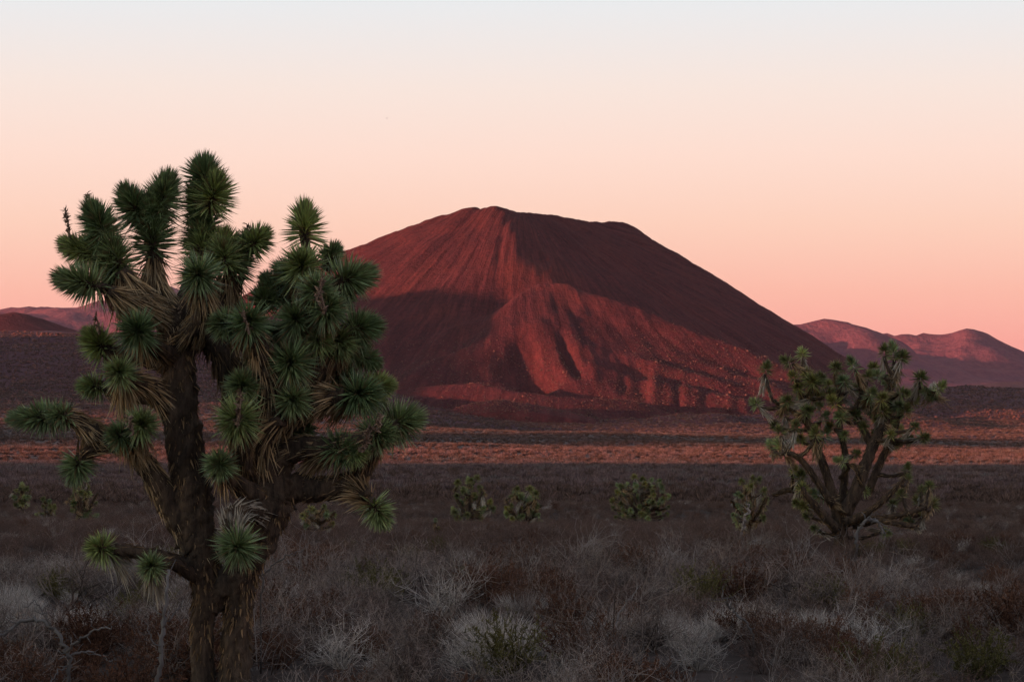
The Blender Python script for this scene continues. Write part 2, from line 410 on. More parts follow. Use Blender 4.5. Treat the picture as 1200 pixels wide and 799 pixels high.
# unseen cone added left of frame, shaped to shadow the plateau and cone foot
hill('shade_cone', (-1850, -560), (1350, 2850), 14, [([(-1120,1785,50),(-1120,1835,76),(-1120,1889,106),(-1120,1934,134),(-1120,2060,205),(-1120,2120,205),(-1130,2300,168),(-1150,2450,154)], .55)], .55, M_cone,
     label='unseen cinder hill added left of the frame to cast shadow', gully=1.0, centre=(-1120, 1900), k=8)

# the high range behind the camera that keeps the plain in shade
def range_crest(x):
    z = 431+5*np.sin(x/700+1)+7*fbm(x/260, x*0+3, 3)+150*np.exp(-((x+6750)/300)**2)+252*np.exp(-((x+8310)/170)**4)  # both crest peaks are added, shaped to throw shadow bands across the plain
    return z
def build_range():
    xs = np.arange(-9800, 1601, 60); ys = np.arange(-3900, -340, 60)
    X, Y = np.meshgrid(xs, ys)
    c = range_crest(X)*ss(1500, -300, X)
    d = np.abs(Y+1800)
    g = ground_z(X, Y)
    h = c-.36*d*(1+.2*fbm(X/500, Y/500, 3)*ss(0, 300, d))+fbm(X/300, Y/300, 4)*20*ss(60, 500, d)
    Z = np.maximum(h, g-12)
    n, m_ = X.shape
    i = np.arange(n-1)[:, None]*m_+np.arange(m_-1)[None]
    q = np.stack([i, i+1, i+1+m_, i+m_], -1).reshape(-1, 4)
    tag(link('mountain_range', mesh_np('mountain_range', np.stack([X, Y, Z], -1).reshape(-1, 3), q, smooth=True), M_range),
        'high rocky range behind the viewer that shades the plain', None, None, 'structure')
build_range()

# ------------------------------------------------------------------ plant geometry
def ortho(d):
    d = d/np.linalg.norm(d); a = np.array([0, 0, 1.]) if abs(d[2]) < .9 else np.array([1., 0, 0])
    u = np.cross(d, a); u /= np.linalg.norm(u); return d, u, np.cross(d, u)
def blades(mb, Pn, Dn, L, W, sag=0.0, rng=RND, fold=.35):
    """many narrow pointed leaves at once: a folded blade of five vertices and three faces"""
    n = len(Pn); Dn = Dn/np.linalg.norm(Dn, axis=1)[:, None]
    r = rng.normal(size=(n, 3)); S_ = np.cross(Dn, r); S_ /= np.linalg.norm(S_, axis=1)[:, None]+1e-9
    U = np.cross(S_, Dn); g = np.zeros((n, 3)); g[:, 2] = -1
    L = np.broadcast_to(L, (n,))[:, None]; W = np.broadcast_to(W, (n,))[:, None]
    m = Pn+Dn*L*.45+g*L*sag*.25; tip = Pn+Dn*L+g*L*sag
    V = np.stack([Pn-S_*W*.35, Pn+S_*W*.35, m+S_*W*.5+U*W*fold, m-S_*W*.5+U*W*fold, m, tip], 1).reshape(-1, 3)
    k = np.arange(n)[:, None]*6
    T = np.concatenate([k+[0, 1, 4], k+[1, 2, 4], k+[0, 4, 3], k+[4, 2, 5], k+[3, 4, 5]])
    rv = rng.random(n)
    uv = np.zeros((n, 6, 2)); uv[:, :, 0] = [0, 0, .45, .45, .45, 1]; uv[:, :, 1] = rv[:, None]
    mb.add(V, t=T, uv=uv.reshape(-1, 2))
def head_mesh(mb, base, tip, leafL, n, W, rng=RND, amin=8, amax=112, jit=.12):
    ax = tip-base; Ln = np.linalg.norm(ax); d, u, v = ortho(ax if Ln > 1e-6 else np.array([0, 0, 1.]))
    t = np.sqrt(np.linspace(0, 1, n)) if Ln > leafL*.5 else np.linspace(0, 1, n)**.7
    al = np.radians(amax+(amin-amax)*t**1.35)+rng.normal(0, jit, n)
    ph = np.arange(n)*2.39996+rng.normal(0, .15, n)
    rad = leafL*.10
    O = np.cos(ph)[:, None]*u+np.sin(ph)[:, None]*v
    Pn = base+ax*t[:, None]+O*rad*np.sin(al)[:, None]
    Dn = d*np.cos(al)[:, None]+O*np.sin(al)[:, None]
    blades(mb, Pn, Dn, leafL*rng.uniform(.72, 1.08, n)*(1-.25*t), W*rng.uniform(.7, 1.2, n), .04, rng)
def skirt_mesh(mb, pts, rads, leafL, n, W, rng=RND, flare=28, sag=.25):
    """dead leaves folded back along a branch; pts run from the head backwards"""
    seg = np.linalg.norm(np.diff(pts, axis=0), axis=1); cum = np.concatenate([[0], np.cumsum(seg)])
    s = np.sort(rng.random(n))*cum[-1]
    k = np.clip(np.searchsorted(cum, s)-1, 0, len(seg)-1); f = ((s-cum[k])/seg[k])[:, None]
    Pc = pts[k]*(1-f)+pts[k+1]*f; rr = (rads[k]*(1-f[:, 0])+rads[k+1]*f[:, 0])
    D = (pts[k+1]-pts[k])/seg[k][:, None]
    r = rng.normal(size=(n, 3)); O = np.cross(D, r); O /= np.linalg.norm(O, axis=1)[:, None]
    fl = np.radians(np.abs(rng.normal(flare, flare*.55, n))*(1-.45*s/cum[-1]))[:, None]
    blades(mb, Pc+O*rr[:, None]*.8, D*np.cos(fl)+O*np.sin(fl), leafL*rng.uniform(.5, 1.1, n), W*rng.uniform(.5, 1.2, n), sag, rng)
def spline(pts, n=5):
    """Catmull-Rom through rows of [x,y,z,r]"""
    p = np.asarray(pts, float)
    if len(p) < 2: return p
    q = np.concatenate([[2*p[0]-p[1]], p, [2*p[-1]-p[-2]]]); o = []
    for i in range(1, len(q)-2):
        for t in np.linspace(0, 1, n, endpoint=False):
            a, b, c, d = q[i-1], q[i], q[i+1], q[i+2]
            o.append(.5*((2*b)+(c-a)*t+(2*a-5*b+4*c-d)*t*t+(3*b-a-3*c+d)*t**3))
    o.append(p[-1]); o = np.array(o); o[:, 3] = np.maximum(o[:, 3], .002); return o
def tube(mb, path, sides=10, rough=.12, rng=RND, cap=True, uvv=0.5):
    p = path[:, :3]; r = path[:, 3]; n = len(p)
    T = np.gradient(p, axis=0); T /= np.linalg.norm(T, axis=1)[:, None]+1e-9
    _, u, _ = ortho(T[0]); V = []; seedo = rng.random()*50
    cum = np.concatenate([[0], np.cumsum(np.linalg.norm(np.diff(p, axis=0), axis=1))])/max(r.mean(), .01)
    for i in range(n):
        u = u-T[i]*np.dot(u, T[i]); u /= np.linalg.norm(u); v = np.cross(T[i], u)
        a = np.linspace(0, 2*math.pi, sides, endpoint=False)
        rr = r[i]*(1+rng.normal(0, rough, sides)) if rough else np.full(sides, r[i])
        if sides >= 20:
            rr = r[i]*(1+.16*fbm(np.cos(a)*2.2+seedo, np.sin(a)*2.2+cum[i]*1.8, 4)+.10*(np.abs(fbm(np.cos(a)*5+seedo, np.sin(a)*5+cum[i]*3.0, 3))-.3)+rng.normal(0, .035, sides))
        V.append(p[i]+np.cos(a)[:, None]*u*rr[:, None]+np.sin(a)[:, None]*v*rr[:, None])
    V = np.concatenate(V+([p[:1], p[-1:]] if cap else []))
    i = np.arange(n-1)[:, None]*sides; j = np.arange(sides)[None]; j2 = (j+1) % sides
    Q = np.stack([i+j, i+j2, i+sides+j2, i+sides+j], -1).reshape(-1, 4)
    Tt = None
    if cap:
        e = n*sides; jj = np.arange(sides); j3 = (jj+1) % sides
        Tt = np.concatenate([np.stack([np.full(sides, e), j3, jj], -1), np.stack([np.full(sides, e+1), (n-1)*sides+jj, (n-1)*sides+j3], -1)])
    uv = np.zeros((len(V), 2)); uv[:, 1] = uvv
    uv[:n*sides, 0] = np.repeat(np.linspace(0, 1, n), sides)
    mb.add(V, q=Q, t=Tt, uv=uv)

# ------------------------------------------------------------------ the big Joshua tree
def big_tree():
    D0 = 22.0
    base = P(262, 0, D0); gz = float(ground_z(base[0], D0)); base[2] = gz
    root = empty('joshua_tree', tuple(base))
    tag(root, 'large shaggy Joshua tree in the left foreground with many dark green spiky heads', 'tree')
    k = D0/F
    def W(px, py, dy=0.0): return P(px, py, D0+dy)
    def limb(name, pts, shag=0, smooth=5, sides=12, rough=.09, shagW=.012, shagL=.17, material=M_shag, flare=16):
        """pts rows: px, py, depth offset (m), radius px"""
        path = spline(np.array([[*W(a, b, c), r*k*(.92 if name == 'trunk' else .84)] for a, b, c, r in pts]), 14 if name == 'trunk' else 10)
        mb = MB(); tube(mb, path, 26 if name == 'trunk' else 20, rough)
        o = link(name, mb.mesh(name, base, True), M_bark, root)
        if shag:
            q = path[::-1]      # leaves fold back towards the trunk
            ms = MB(); skirt_mesh(ms, q[:, :3], q[:, 3], shagL, int(shag*2.6), shagW*1.3, flare=flare*1.15, sag=.12)
            tag(link('dead_leaf_thatch', ms.mesh('dead_leaf_thatch', base), material, o), kind='stuff')
        return o
    # two stems that stand close together
    limb('trunk', [(272,850,0,26),(275,800,0,20),(277,740,0,18),(280,700,0,18),(286,665,0,22),(299,628,0,28),(315,588,.02,32),(328,558,.05,28)], 520, 7, 16, .07, .016, .13, M_shag, 22)
    limb('trunk', [(242,850,.05,18),(238,780,.05,14),(237,730,.03,14),(241,690,0,17),(235,650,0,24),(228,610,0,25),(222,560,0,24),(214,500,0,23),(209,450,0,22),(206,400,0,21),(204,362,0,17)], 640, 7, 16, .07, .016, .13, M_shag, 22)
    limb('branch', [(288,660,.0,24),(262,690,0,20),(244,712,.05,16)], 20, 5, 12)
    # crown limbs of the left stem
    B = {}
    limb('branch', [(205,380,0,17),(192,352,.05,13),(181,322,.1,11),(180,296,.1,10)], 240, shagL=.26, material=M_dead, flare=20)
    limb('branch', [(205,385,0,16),(182,362,-.1,12),(160,342,-.2,11),(142,316,-.25,10)], 260, shagL=.26, material=M_dead, flare=22)
    limb('branch', [(190,372,-.1,12),(168,362,-.25,11),(146,350,-.35,10),(126,341,-.4,9)], 200, shagL=.26, material=M_dead, flare=20)
    limb('branch', [(206,380,0,17),(218,350,.15,14),(230,320,.2,12),(234,290,.2,11)], 110, shagL=.18)
    limb('branch', [(206,400,0,16),(226,388,-.25,13),(240,362,-.4,12),(236,334,-.5,11)], 160, shagL=.22, material=M_dead)
    limb('branch', [(206,410,.1,15),(240,390,.2,14),(262,362,.25,12),(278,322,.25,11)], 260, shagL=.26, flare=24)
    limb('branch', [(206,420,0,15),(190,412,-.25,12),(174,402,-.45,10)], 80)
    limb('branch', [(206,430,.1,14),(170,420,.2,11),(130,412,.25,10),(118,406,.25,9)], 80)
    limb('branch', [(214,505,0,17),(196,474,-.1,14),(170,450,-.3,12),(150,444,-.45,11)], 190, shagL=.24, material=M_dead)
    limb('branch', [(196,474,.05,11),(160,462,.15,10),(124,456,.2,8)], 60)
    # long limb that leaves the stem low and swings out to the left
    limb('branch', [(232,640,0,24),(210,606,-.02,20),(190,575,-.05,17),(172,545,-.1,15),(152,524,-.15,13),(128,516,-.2,12),(108,506,-.25,11),(84,490,-.3,10),(70,488,-.3,9)], 330, shagL=.2, material=M_dead, flare=14)
    limb('branch', [(165,535,-.1,13),(162,526,-.25,11),(155,514,-.4,10)], 70, shagL=.2, material=M_dead)
    limb('branch', [(126,516,-.2,10),(110,526,-.2,9),(98,534,-.2,8)], 60, shagL=.2, material=M_dead)
    limb('branch', [(236,668,0,14),(200,656,-.15,10),(165,648,-.3,9),(134,643,-.35,8)], 50, shagL=.14, shagW=.01)
    limb('branch', [(236,680,.0,10),(205,662,-.3,8),(184,660,-.5,7)], 30, shagL=.12, shagW=.01)
    # right stem: central, upper and right limbs
    limb('branch', [(312,590,0,30),(300,548,0,25),(290,505,.05,22),(278,460,.1,20),(262,420,.15,18),(246,395,.2,15)], 420, shagL=.22, flare=20)
    limb('branch', [(320,575,.1,28),(322,530,.1,24),(330,480,.1,22),(340,440,.05,20),(352,400,.05,18),(360,360,.1,15),(358,320,.1,12),(357,290,.1,10)], 520, shagL=.22, flare=22)
    limb('branch', [(300,520,-.05,18),(312,490,-.2,17),(316,450,-.35,15),(304,410,-.5,13),(296,390,-.6,11)], 240, shagL=.24, material=M_dead, flare=22)
    limb('branch', [(330,480,.1,18),(358,450,0,17),(385,420,-.05,16),(400,395,-.05,13),(412,388,0,11)], 300, shagL=.24, flare=24)
    limb('branch', [(356,400,0,15),(378,360,.1,13),(398,332,.15,11),(404,328,.15,10)], 150, shagL=.2)
    limb('branch', [(352,400,-.1,14),(360,372,-.3,12),(366,350,-.4,10)], 110, shagL=.2, material=M_dead)
    limb('branch', [(330,500,.0,16),(352,478,-.1,15),(380,466,-.2,13),(404,463,-.2,11)], 200, shagL=.24, material=M_dead, flare=22)
    limb('branch', [(345,480,.1,14),(390,462,.2,12),(430,454,.25,10)], 120, shagL=.2)
    limb('branch', [(318,560,0,24),(332,534,-.05,19),(356,524,-.1,16),(384,525,-.15,14),(410,520,-.2,13),(440,510,-.2,12),(464,498,-.1,10)], 330, shagL=.2, material=M_dead, flare=16)
    limb('branch', [(325,572,.05,26),(350,572,.05,20),(380,572,.05,17),(408,566,.05,15),(424,552,.05,13),(436,528,0,12),(444,512,0,11)], 240, shagL=.16)
    limb('branch', [(404,566,.05,13),(418,570,.0,11),(430,582,-.05,9)], 110, shagL=.2, material=M_dead, flare=20)
    limb('branch', [(316,560,-.05,16),(306,530,-.2,14),(312,505,-.3,12),(330,490,-.35,11)], 190, shagL=.26, material=M_dead, flare=20)
    limb('branch', [(300,560,-.1,15),(286,540,-.3,13),(284,515,-.45,12),(280,500,-.55,11)], 110, shagL=.2)
    limb('branch', [(302,580,-.15,15),(282,570,-.3,12),(264,556,-.45,10),(258,548,-.5,9)], 60, shagL=.18)
    limb('branch', [(304,600,-.2,14),(284,598,-.4,12),(270,606,-.5,11),(272,628,-.55,10)], 90, shagL=.2, material=M_deadw)
    # heads: px, py of the middle; axis right/up/toward viewer; radius px (leaf); length px of the leafy part; depth; skirt leaves
    H = [
     (239,206,(0,1,.1),31,26,.2,0),(250,228,(.35,1,.5),36,34,.15,0),(237,262,(0,1,0),35,52,.25,0),
     (192,228,(.3,1,.2),32,40,.1,0),(156,240,(-.5,1,.3),29,34,.05,0),(179,272,(0,1,0),33,52,.1,90),
     (116,262,(-.45,1,.3),31,40,-.2,0),(134,296,(-.4,1,.2),32,44,-.2,90),(90,292,(-.9,.5,0),26,30,-.1,30),
     (92,330,(-1,.25,.2),31,44,-.4,90),
     (233,322,(0,.15,1),31,22,-.6,110),(280,300,(.5,1,.2),34,44,.25,70),(300,282,(.9,.9,.2),26,24,.2,0),(262,300,(-.2,1,.4),28,26,.1,20),
     (357,262,(0,1,0),29,36,.1,30),(354,312,(-.1,.4,1),34,26,-.2,60),(340,322,(-.9,.5,.1),30,24,.2,20),
     (412,326,(1,.25,0),33,34,.15,60),(371,340,(.1,.1,1),28,18,-.5,60),
     (291,377,(.1,.25,1),34,24,-.65,80),(262,380,(-.7,.1,.8),27,18,-.5,50),(347,374,(-.1,.2,1),35,24,-.35,60),
     (383,362,(.4,.1,1),29,20,-.45,60),(422,384,(1,.15,.2),36,34,0,80),(396,400,(.4,-.3,.7),31,26,-.1,60),(410,408,(.9,-.2,.1),30,26,.1,40),
     (340,424,(0,.1,1),32,22,-.45,60),(284,452,(0,.5,.9),28,20,-.45,50),(278,492,(0,-.1,1),36,30,-.65,60),(257,544,(-.1,.0,1),26,18,-.6,50),
     (278,641,(0,-.3,1),33,16,-.65,80),
     (422,461,(.8,.0,.5),32,28,-.2,80),(444,452,(1,.15,0),24,22,.25,30),(343,468,(.1,.0,1),26,18,-.4,50),
     (470,494,(1,.3,.1),33,30,-.05,0),(442,508,(.7,.1,.7),34,32,-.2,0),(400,526,(.8,0,.6),31,28,-.2,60),(415,530,(.6,-.2,.7),25,18,-.25,30),
     (443,600,(.6,-.9,.2),25,26,-.05,70),
     (140,436,(-.05,.2,1),29,20,-.6,80),(108,452,(-1,.1,.2),24,20,.2,30),(161,388,(0,.2,1),32,22,-.6,50),(115,402,(-.6,.7,.2),27,26,.25,40),
     (166,497,(.3,.4,.9),26,18,-.55,60),(140,510,(-.5,.2,.9),26,20,-.5,50),(40,489,(-1,-.03,.1),26,62,-.3,0),(70,486,(-.8,.1,.3),22,22,-.35,50),
     (90,548,(-.3,-1,.1),25,20,-.2,30),(117,642,(-.7,.2,.7),23,16,-.35,40),(177,663,(-.1,.2,1),20,12,-.55,40),
     (208,372,(-.1,.9,.2),22,18,.3,20),(128,312,(-.4,1,.2),30,34,-.15,60),(112,296,(-.7,.8,.2),28,28,-.1,40),(236,238,(-.3,1,.2),32,34,.3,0),(236,286,(0,1,0),33,40,.2,60),(178,248,(.1,1,.3),31,34,.1,0),
     (260,292,(.3,1,.3),30,30,.2,40),(322,336,(-.6,.6,.1),28,26,.3,40),(395,352,(.8,.4,.1),29,26,.2,40),(372,398,(.3,.1,.9),30,20,-.2,60),(300,452,(.2,.3,.8),26,18,-.1,50),(352,500,(.3,-.2,.9),26,18,.1,60),(432,470,(.9,-.1,.3),26,26,.2,50),(310,350,(.2,.6,.3),27,22,.3,40),(322,392,(.2,.2,.9),25,20,.2,30),(318,430,(.1,.1,.6),24,18,.3,30),
     (376,420,(.7,.3,.4),28,24,.2,60),(400,440,(.8,-.1,.3),26,22,.25,50),(360,410,(.1,.2,.8),26,20,.15,50),(300,420,(-.2,.3,.8),24,18,.2,40),
     (330,345,(-.5,.7,.2),27,24,.35,30),(388,300,(.5,1,.1),24,22,.3,20),(430,420,(.9,-.5,.1),24,22,.2,30),
    ]
    for q, (px, py, a, r, ln, dy, sk) in enumerate(H):
        a = np.array([a[0], -a[2], a[1]], float); a /= np.linalg.norm(a)
        ln *= 1.25 if ln >= 30 and q < 20 else 1.05
        C_ = W(px, py, dy); ln_ = ln*k*.85; L_ = r*k*1.06
        b0 = C_-a*ln_*.6; t0 = C_+a*ln_*.3
        mb = MB(); n = int((300+ln*6.5)*RND.uniform(.7, 1.15)); L_ *= RND.uniform(.9, 1.1)
        a = a+RND.normal(0, .10, 3); a /= np.linalg.norm(a)
        head_mesh(mb, b0, t0, L_, n, .0165)
        o = link('leaf_rosette', mb.mesh('leaf_rosette', base), M_leaf, root)
        if sk:
            ms = MB(); e = b0-a*(.26 if abs(a[1]) < .6 else .16)+np.array([0, 0, -.10])
            if q in (10, 28, 30, 39): e = e+np.array([0, 0, -.12])
            if q == 30: e = b0+np.array([-.03, .1, .22])
            pts = spline(np.array([[*b0, .05], [*((b0+e)/2), .055], [*e, .05]]), 4)
            skirt_mesh(ms, pts[:, :3], pts[:, 3], .24, int(sk*2.4), .015, flare=30, sag=.3)
            tag(link('dead_leaf_skirt', ms.mesh('dead_leaf_skirt', base), M_deadw if q in (30, 48, 49) else M_dead, o))
        # core of the head so that the sky does not show through the middle
        mc = MB(); tube(mc, spline(np.array([[*(b0-a*.05), .045], [*C_, .05], [*t0, .02]]), 3), 8, .1)
        link('growing_tip', mc.mesh('growing_tip', base), M_bark, o)
    # old seed stalks
    for (x0, y0, x1, y1, dy, n) in [(82,285,76,244,-.1,70),(108,262,102,226,-.2,70),(150,236,146,216,0,40),(292,300,289,262,.2,50),(278,498,282,458,-.95,90),(208,368,216,338,-.1,50),(424,530,434,500,-.5,110),(440,505,447,486,-.5,60),(116,392,112,368,.1,24),(370,352,378,326,-.8,60),(380,368,374,338,-.75,60),(292,392,284,366,-.95,26),(156,508,150,488,-.8,40)]:
        p0, p1 = W(x0, y0, dy), W(x1, y1, dy); ms = MB()
        tube(ms, spline(np.array([[*p0, .012], [*((p0+p1)/2+[.01, 0, 0]), .009], [*p1, .004]]), 3), 6, .1)
        t = RND.random(n)[:, None]; pc = p0*(1-t)+p1*t
        d = RND.normal(size=(n, 3))+[0, 0, .5]
        blades(ms, pc, d, RND.uniform(.03, .065, n), .018, 0)
        link('seed_stalk', ms.mesh('seed_stalk', base), M_seed, root)
big_tree()

# ------------------------------------------------------------------ smaller Joshua trees: shared head meshes
def proto_heads():
    out = []
    rg = np.random.default_rng(21)
    for q in range(6):
        mb = MB(); L_ = 1.0
        ln = [.5, .9, .3, 1.2, .7, .4][q]
        head_mesh(mb, np.array([0, 0, -ln/2]), np.array([0, 0, ln/2]), L_, 130, .085, rg, 8, 118)
        V = mb.mesh('leaf_rosette'); V.materials.append(M_leaf2 if q % 3 else M_leaf)
        ms = MB(); pts = np.array([[0, 0, -ln/2], [0, 0, -ln/2-.7], [.05, 0, -ln/2-1.5]])
        skirt_mesh(ms, pts, np.array([.14, .16, .12]), 1.0, 60, .09, rg, 24, .1)
        K = ms.mesh('dead_leaf_skirt'); K.materials.append(M_dead if q % 2 else M_deadw)
        out.append((V, K, ln))
    return out
PH = proto_heads()
def put_head(root, base, C_, axis, r, rg, skirt=.8, q=None):
    V, K, ln = PH[int(rg.integers(6)) if q is None else q]
    o = bpy.data.objects.new('leaf_rosette', V); COL.objects.link(o); o.parent = root
    a = Vector(axis).normalized()
    o.location = Vector(C_)-Vector(base); o.rotation_euler = (a.to_track_quat('Z', 'Y')@Matrix.Rotation(rg.random()*6.3, 4, 'Z').to_quaternion()).to_euler()
    o.scale = (r,)*3
    if rg.random() < skirt:
        c = bpy.data.objects.new('dead_leaf_skirt', K); COL.objects.link(c); c.parent = o
def tree_at(name, px_base, py_base, D0, heads, limbs, label, cat='tree', group=None, rscale=1.0, seed=5, skirt=.8):
    """heads: px,py,radius px,depth; limbs rows as px,py,depth,radius px; a twig runs from every head to the nearest limb point"""
    rg = np.random.default_rng(seed); k = D0/F
    base = P(px_base, py_base, D0); gz = float(ground_z(base[0], D0)); base[2] = gz
    root = empty(name, tuple(base)); tag(root, label, cat, group)
    W = lambda px, py, dy=0: P(px, py, D0+dy)
    allp = []; first = True
    for l in limbs:
        path = spline(np.array([[*W(a, b, c), r*k*(.62 if D0 == 46 else 1)] for a, b, c, r in l]), 6)
        if first: path = np.concatenate([[[base[0], base[1], gz-.15, path[0, 3]*1.15]], path])
        mb = MB(); tube(mb, path, 20 if D0 == 46 else 10, .1, rg)
        o = link('trunk' if first else 'branch', mb.mesh('branch', base, True), M_bark, root)
        ms = MB(); q = path[::-1]; skirt_mesh(ms, q[:, :3], q[:, 3], .13, max(20, int(len(path)*14)), .016, rg, 18, .1)
        tag(link('dead_leaf_thatch', ms.mesh('dead_leaf_thatch', base), M_shag, o), kind='stuff')
        allp.append(path[2:] if first else path[1:]); first = False
    AP = np.concatenate(allp)
    for h in heads:
        px, py, r = h[:3]; dy = h[3] if len(h) > 3 else float(rg.normal(0, .25)*D0/46)
        C_ = W(px, py, dy); d = np.linalg.norm(AP[:, :3]-C_, axis=1)+np.maximum(0, AP[:, 2]-C_[2]+.05)*2
        a = AP[np.argmin(d)]; v = C_-a[:3]
        ax = v/np.linalg.norm(v)+np.array([0, 0, .55])+rg.normal(0, .3, 3)
        ax /= np.linalg.norm(ax); e = C_-ax*r*k*.5
        mid = (a[:3]+e)/2+np.array([0, 0, -.08])*np.linalg.norm(v)
        br = spline(np.array([[*a[:3], min(a[3], 2.6*k*rscale)], [*mid, 2.2*k*rscale], [*e, 1.9*k*rscale]]), 4)
        mb = MB(); tube(mb, br, 7, .1, rg); ms = MB()
        o = link('branch', mb.mesh('branch', base, True), M_bark, root)
        q = br[::-1]; skirt_mesh(ms, q[:, :3], q[:, 3], .15, 26, .014, rg, 22, .15)
        tag(link('dead_leaf_thatch', ms.mesh('dead_leaf_thatch', base), M_dead, o), kind='stuff')
        put_head(root, base, C_, ax, r*k*1.1, rg, skirt)
    return root
HR = [(898,433,12),(886,473,11),(924,424,11),(940,415,11),(952,447,15),(946,440,12),(980,431,12),(989,447,12),(1047,415,14),(1057,419,14),(1036,412,11),(1017,443,11),
 (1024,431,11),(1079,443,13),(1100,455,11),(1093,463,11),(919,485,12),(922,470,12),(945,482,13),(914,506,10),(915,524,13),(903,522,10),(985,489,12),(1001,485,12),
 (1008,475,12),(961,443,11),(1057,461,12),(1033,468,12),(1043,496,12),(1022,482,12),(1063,515,11),(1050,520,10),(1061,482,12),(987,541,10),(1003,532,9),(1063,550,9),
 (1064,561,9),(1056,580,11),(1089,569,9),(1092,590,13),(1080,603,10),(1076,587,10),(938,559,12),(940,572,11),(959,580,11),(956,620,8),(1038,624,9),(942,592,10),
 (1014,576,9),(991,583,9),(1066,611,10),(1046,590,9),(970,462,12),(935,455,11),(1000,455,11),(1040,450,11),(1070,470,11),(965,490,10),(1028,510,10),(932,500,10),
 (955,465,13),(978,472,12),(1020,462,12),(1048,436,12),(1030,440,10),(1085,460,10),(975,500,10),(990,510,9),(930,442,10),(1012,500,10),(1052,475,12),(940,470,12),(908,498,9),(1072,500,9),(1035,482,12)]
LR = [[(986,645,0,14),(985,622,0,13),(983,606,0,13),(982,596,0,12)],
 [(983,604,0,11),(976,580,0,8.5),(965,545,.05,7.5),(952,510,.1,7),(945,490,.1,5.5),(940,462,.1,4)],
 [(950,500,.1,5),(930,482,0,4),(916,476,0,3),(905,468,0,3)],[(942,470,.1,4.5),(950,455,.1,4),(941,430,.1,3)],
 [(975,590,-.2,8),(955,560,-.35,6),(938,538,-.4,5),(922,530,-.4,4)],
 [(985,600,.2,8),(990,560,.3,6.5),(990,530,.3,6),(984,500,.3,5),(984,470,.3,4),(982,440,.3,3)],
 [(990,602,-.1,13),(1003,575,-.15,12),(1014,545,-.1,11),(1026,515,-.1,10),(1038,492,0,8),(1043,465,0,6),(1045,440,0,4)],
 [(1022,522,0,8),(1010,500,.1,6),(1004,480,.1,5),(1012,455,.1,4)],
 [(1018,575,.3,8),(1030,545,.4,7),(1044,515,.4,6),(1052,492,.4,5),(1060,470,.4,4)],
 [(1046,480,.1,5),(1066,470,.1,4),(1080,455,.1,3),(1090,460,.1,2.5)],
 [(992,612,-.3,9),(1020,598,-.5,6),(1042,580,-.6,5),(1060,560,-.6,4)],
 [(1000,615,-.2,8),(1030,608,-.4,6),(1060,602,-.5,5),(1084,595,-.5,4)],
 [(1015,606,-.4,5),(1045,612,-.6,5),(1068,616,-.6,4)],[(980,620,-.3,9),(962,600,-.5,8),(945,580,-.6,5),(940,570,-.6,4)],
 [(985,560,.2,4),(1000,545,-.2,3),(1012,570,-.3,3)],[(972,610,-.2,6),(945,582,.2,5),(925,574,.3,5),(905,580,.3,3.5)]]
_g = np.random.default_rng(55)
for _ in range(44):      # more heads deep in the crown
    a_ = _g.random()*math.pi; q_ = _g.uniform(.25, 1)
    px_, py_ = 998+math.cos(a_)*92*q_, 515-math.sin(a_)*88*q_
    if all((px_-h[0])**2+(py_-h[1])**2 > 90 for h in HR): HR.append((px_, py_, _g.uniform(8, 12), _g.normal(0, .5)))
for p_ in [(1062,606,9),(1085,596,9),(948,605,9),(935,590,9),(930,552,9),(1080,575,9)]: HR.append(p_)
tree_at('joshua_tree', 985, 650, 46, HR, LR, 'bushy Joshua tree in the right middle ground with several thick spreading trunks', seed=5)
def small(px, py, D0, x0, x1, y0, n, r, label, seed, stems=3, trunk=3.0, pts=None, skirt=.8):
    rg = np.random.default_rng(seed); H = []
    cxp = (x0+x1)/2; wx = (x1-x0)/2; hy = (py-y0)
    n = int(n*.72)
    for i in range(n):
        for _ in range(60):
            a = rg.uniform(-1, 1); b = rg.uniform(0, 1)
            if (a*a+(b-.35)**2/.45) > 1: continue
            p = (cxp+a*(wx-r), y0+r+(1-b)*(hy*.72))
            if all((p[0]-h[0])**2+(p[1]-h[1])**2 > (r*1.45)**2 for h in H): break
        H.append((p[0], p[1], r*rg.uniform(.65, 1.15), rg.normal(0, wx*.5*D0/F)))
    if pts: H = [(a, b, r, 0) for a, b in pts]+H
    L_ = [[(px, py-2, 0, trunk*1.2), (px, py-hy*.2, 0, trunk), (px+rg.uniform(-2, 2), py-hy*.38, 0, trunk*.8), ((px+cxp)/2+rg.uniform(-2, 2), py-hy*.7, 0, trunk*.5)]]
    for i in range(stems):
        tx = cxp+(i-(stems-1)/2)*wx*1.3/max(1, stems-1)*1.2+rg.uniform(-2, 2)
        L_.append([(px, py-hy*.22, 0, trunk*.8), ((px*.45+tx*.55), py-hy*.42, rg.normal(0, .2), trunk*.6), (tx, py-hy*rg.uniform(.55, .7), rg.normal(0, .3), trunk*.45)])
    return tree_at('joshua_tree', px, py, D0, H, L_, label, 'tree', None, .7, seed, skirt)
small(548, 622, 96, 525, 572, 549, 44, 6.2, 'young Joshua tree just right of centre-left, tallest of the middle three, leaning to the right', 11, 3, 3.5, [(573,590),(577,596)])
small(613, 628, 92, 587, 640, 565, 46, 6.2, 'rounded young Joshua tree right beside the tallest of the middle three', 12, 4, 2.6)
small(752, 622, 98, 711, 789, 553, 92, 5.5, 'broad dense Joshua tree below the dark right flank of the cinder cone', 13, 6, 3.2)
small(26, 600, 120, 12, 41, 560, 26, 4.6, 'small round Joshua tree nearest the left edge of the photo', 14, 3, 1.8)
small(53, 616, 108, 39, 69, 577, 22, 5.0, 'small low Joshua tree between two others near the left edge', 15, 3, 1.6)
small(94, 620, 98, 76, 119, 556, 32, 5.6, 'tall thin stemmed Joshua tree behind the long left limb of the big one', 16, 4, 2.6)
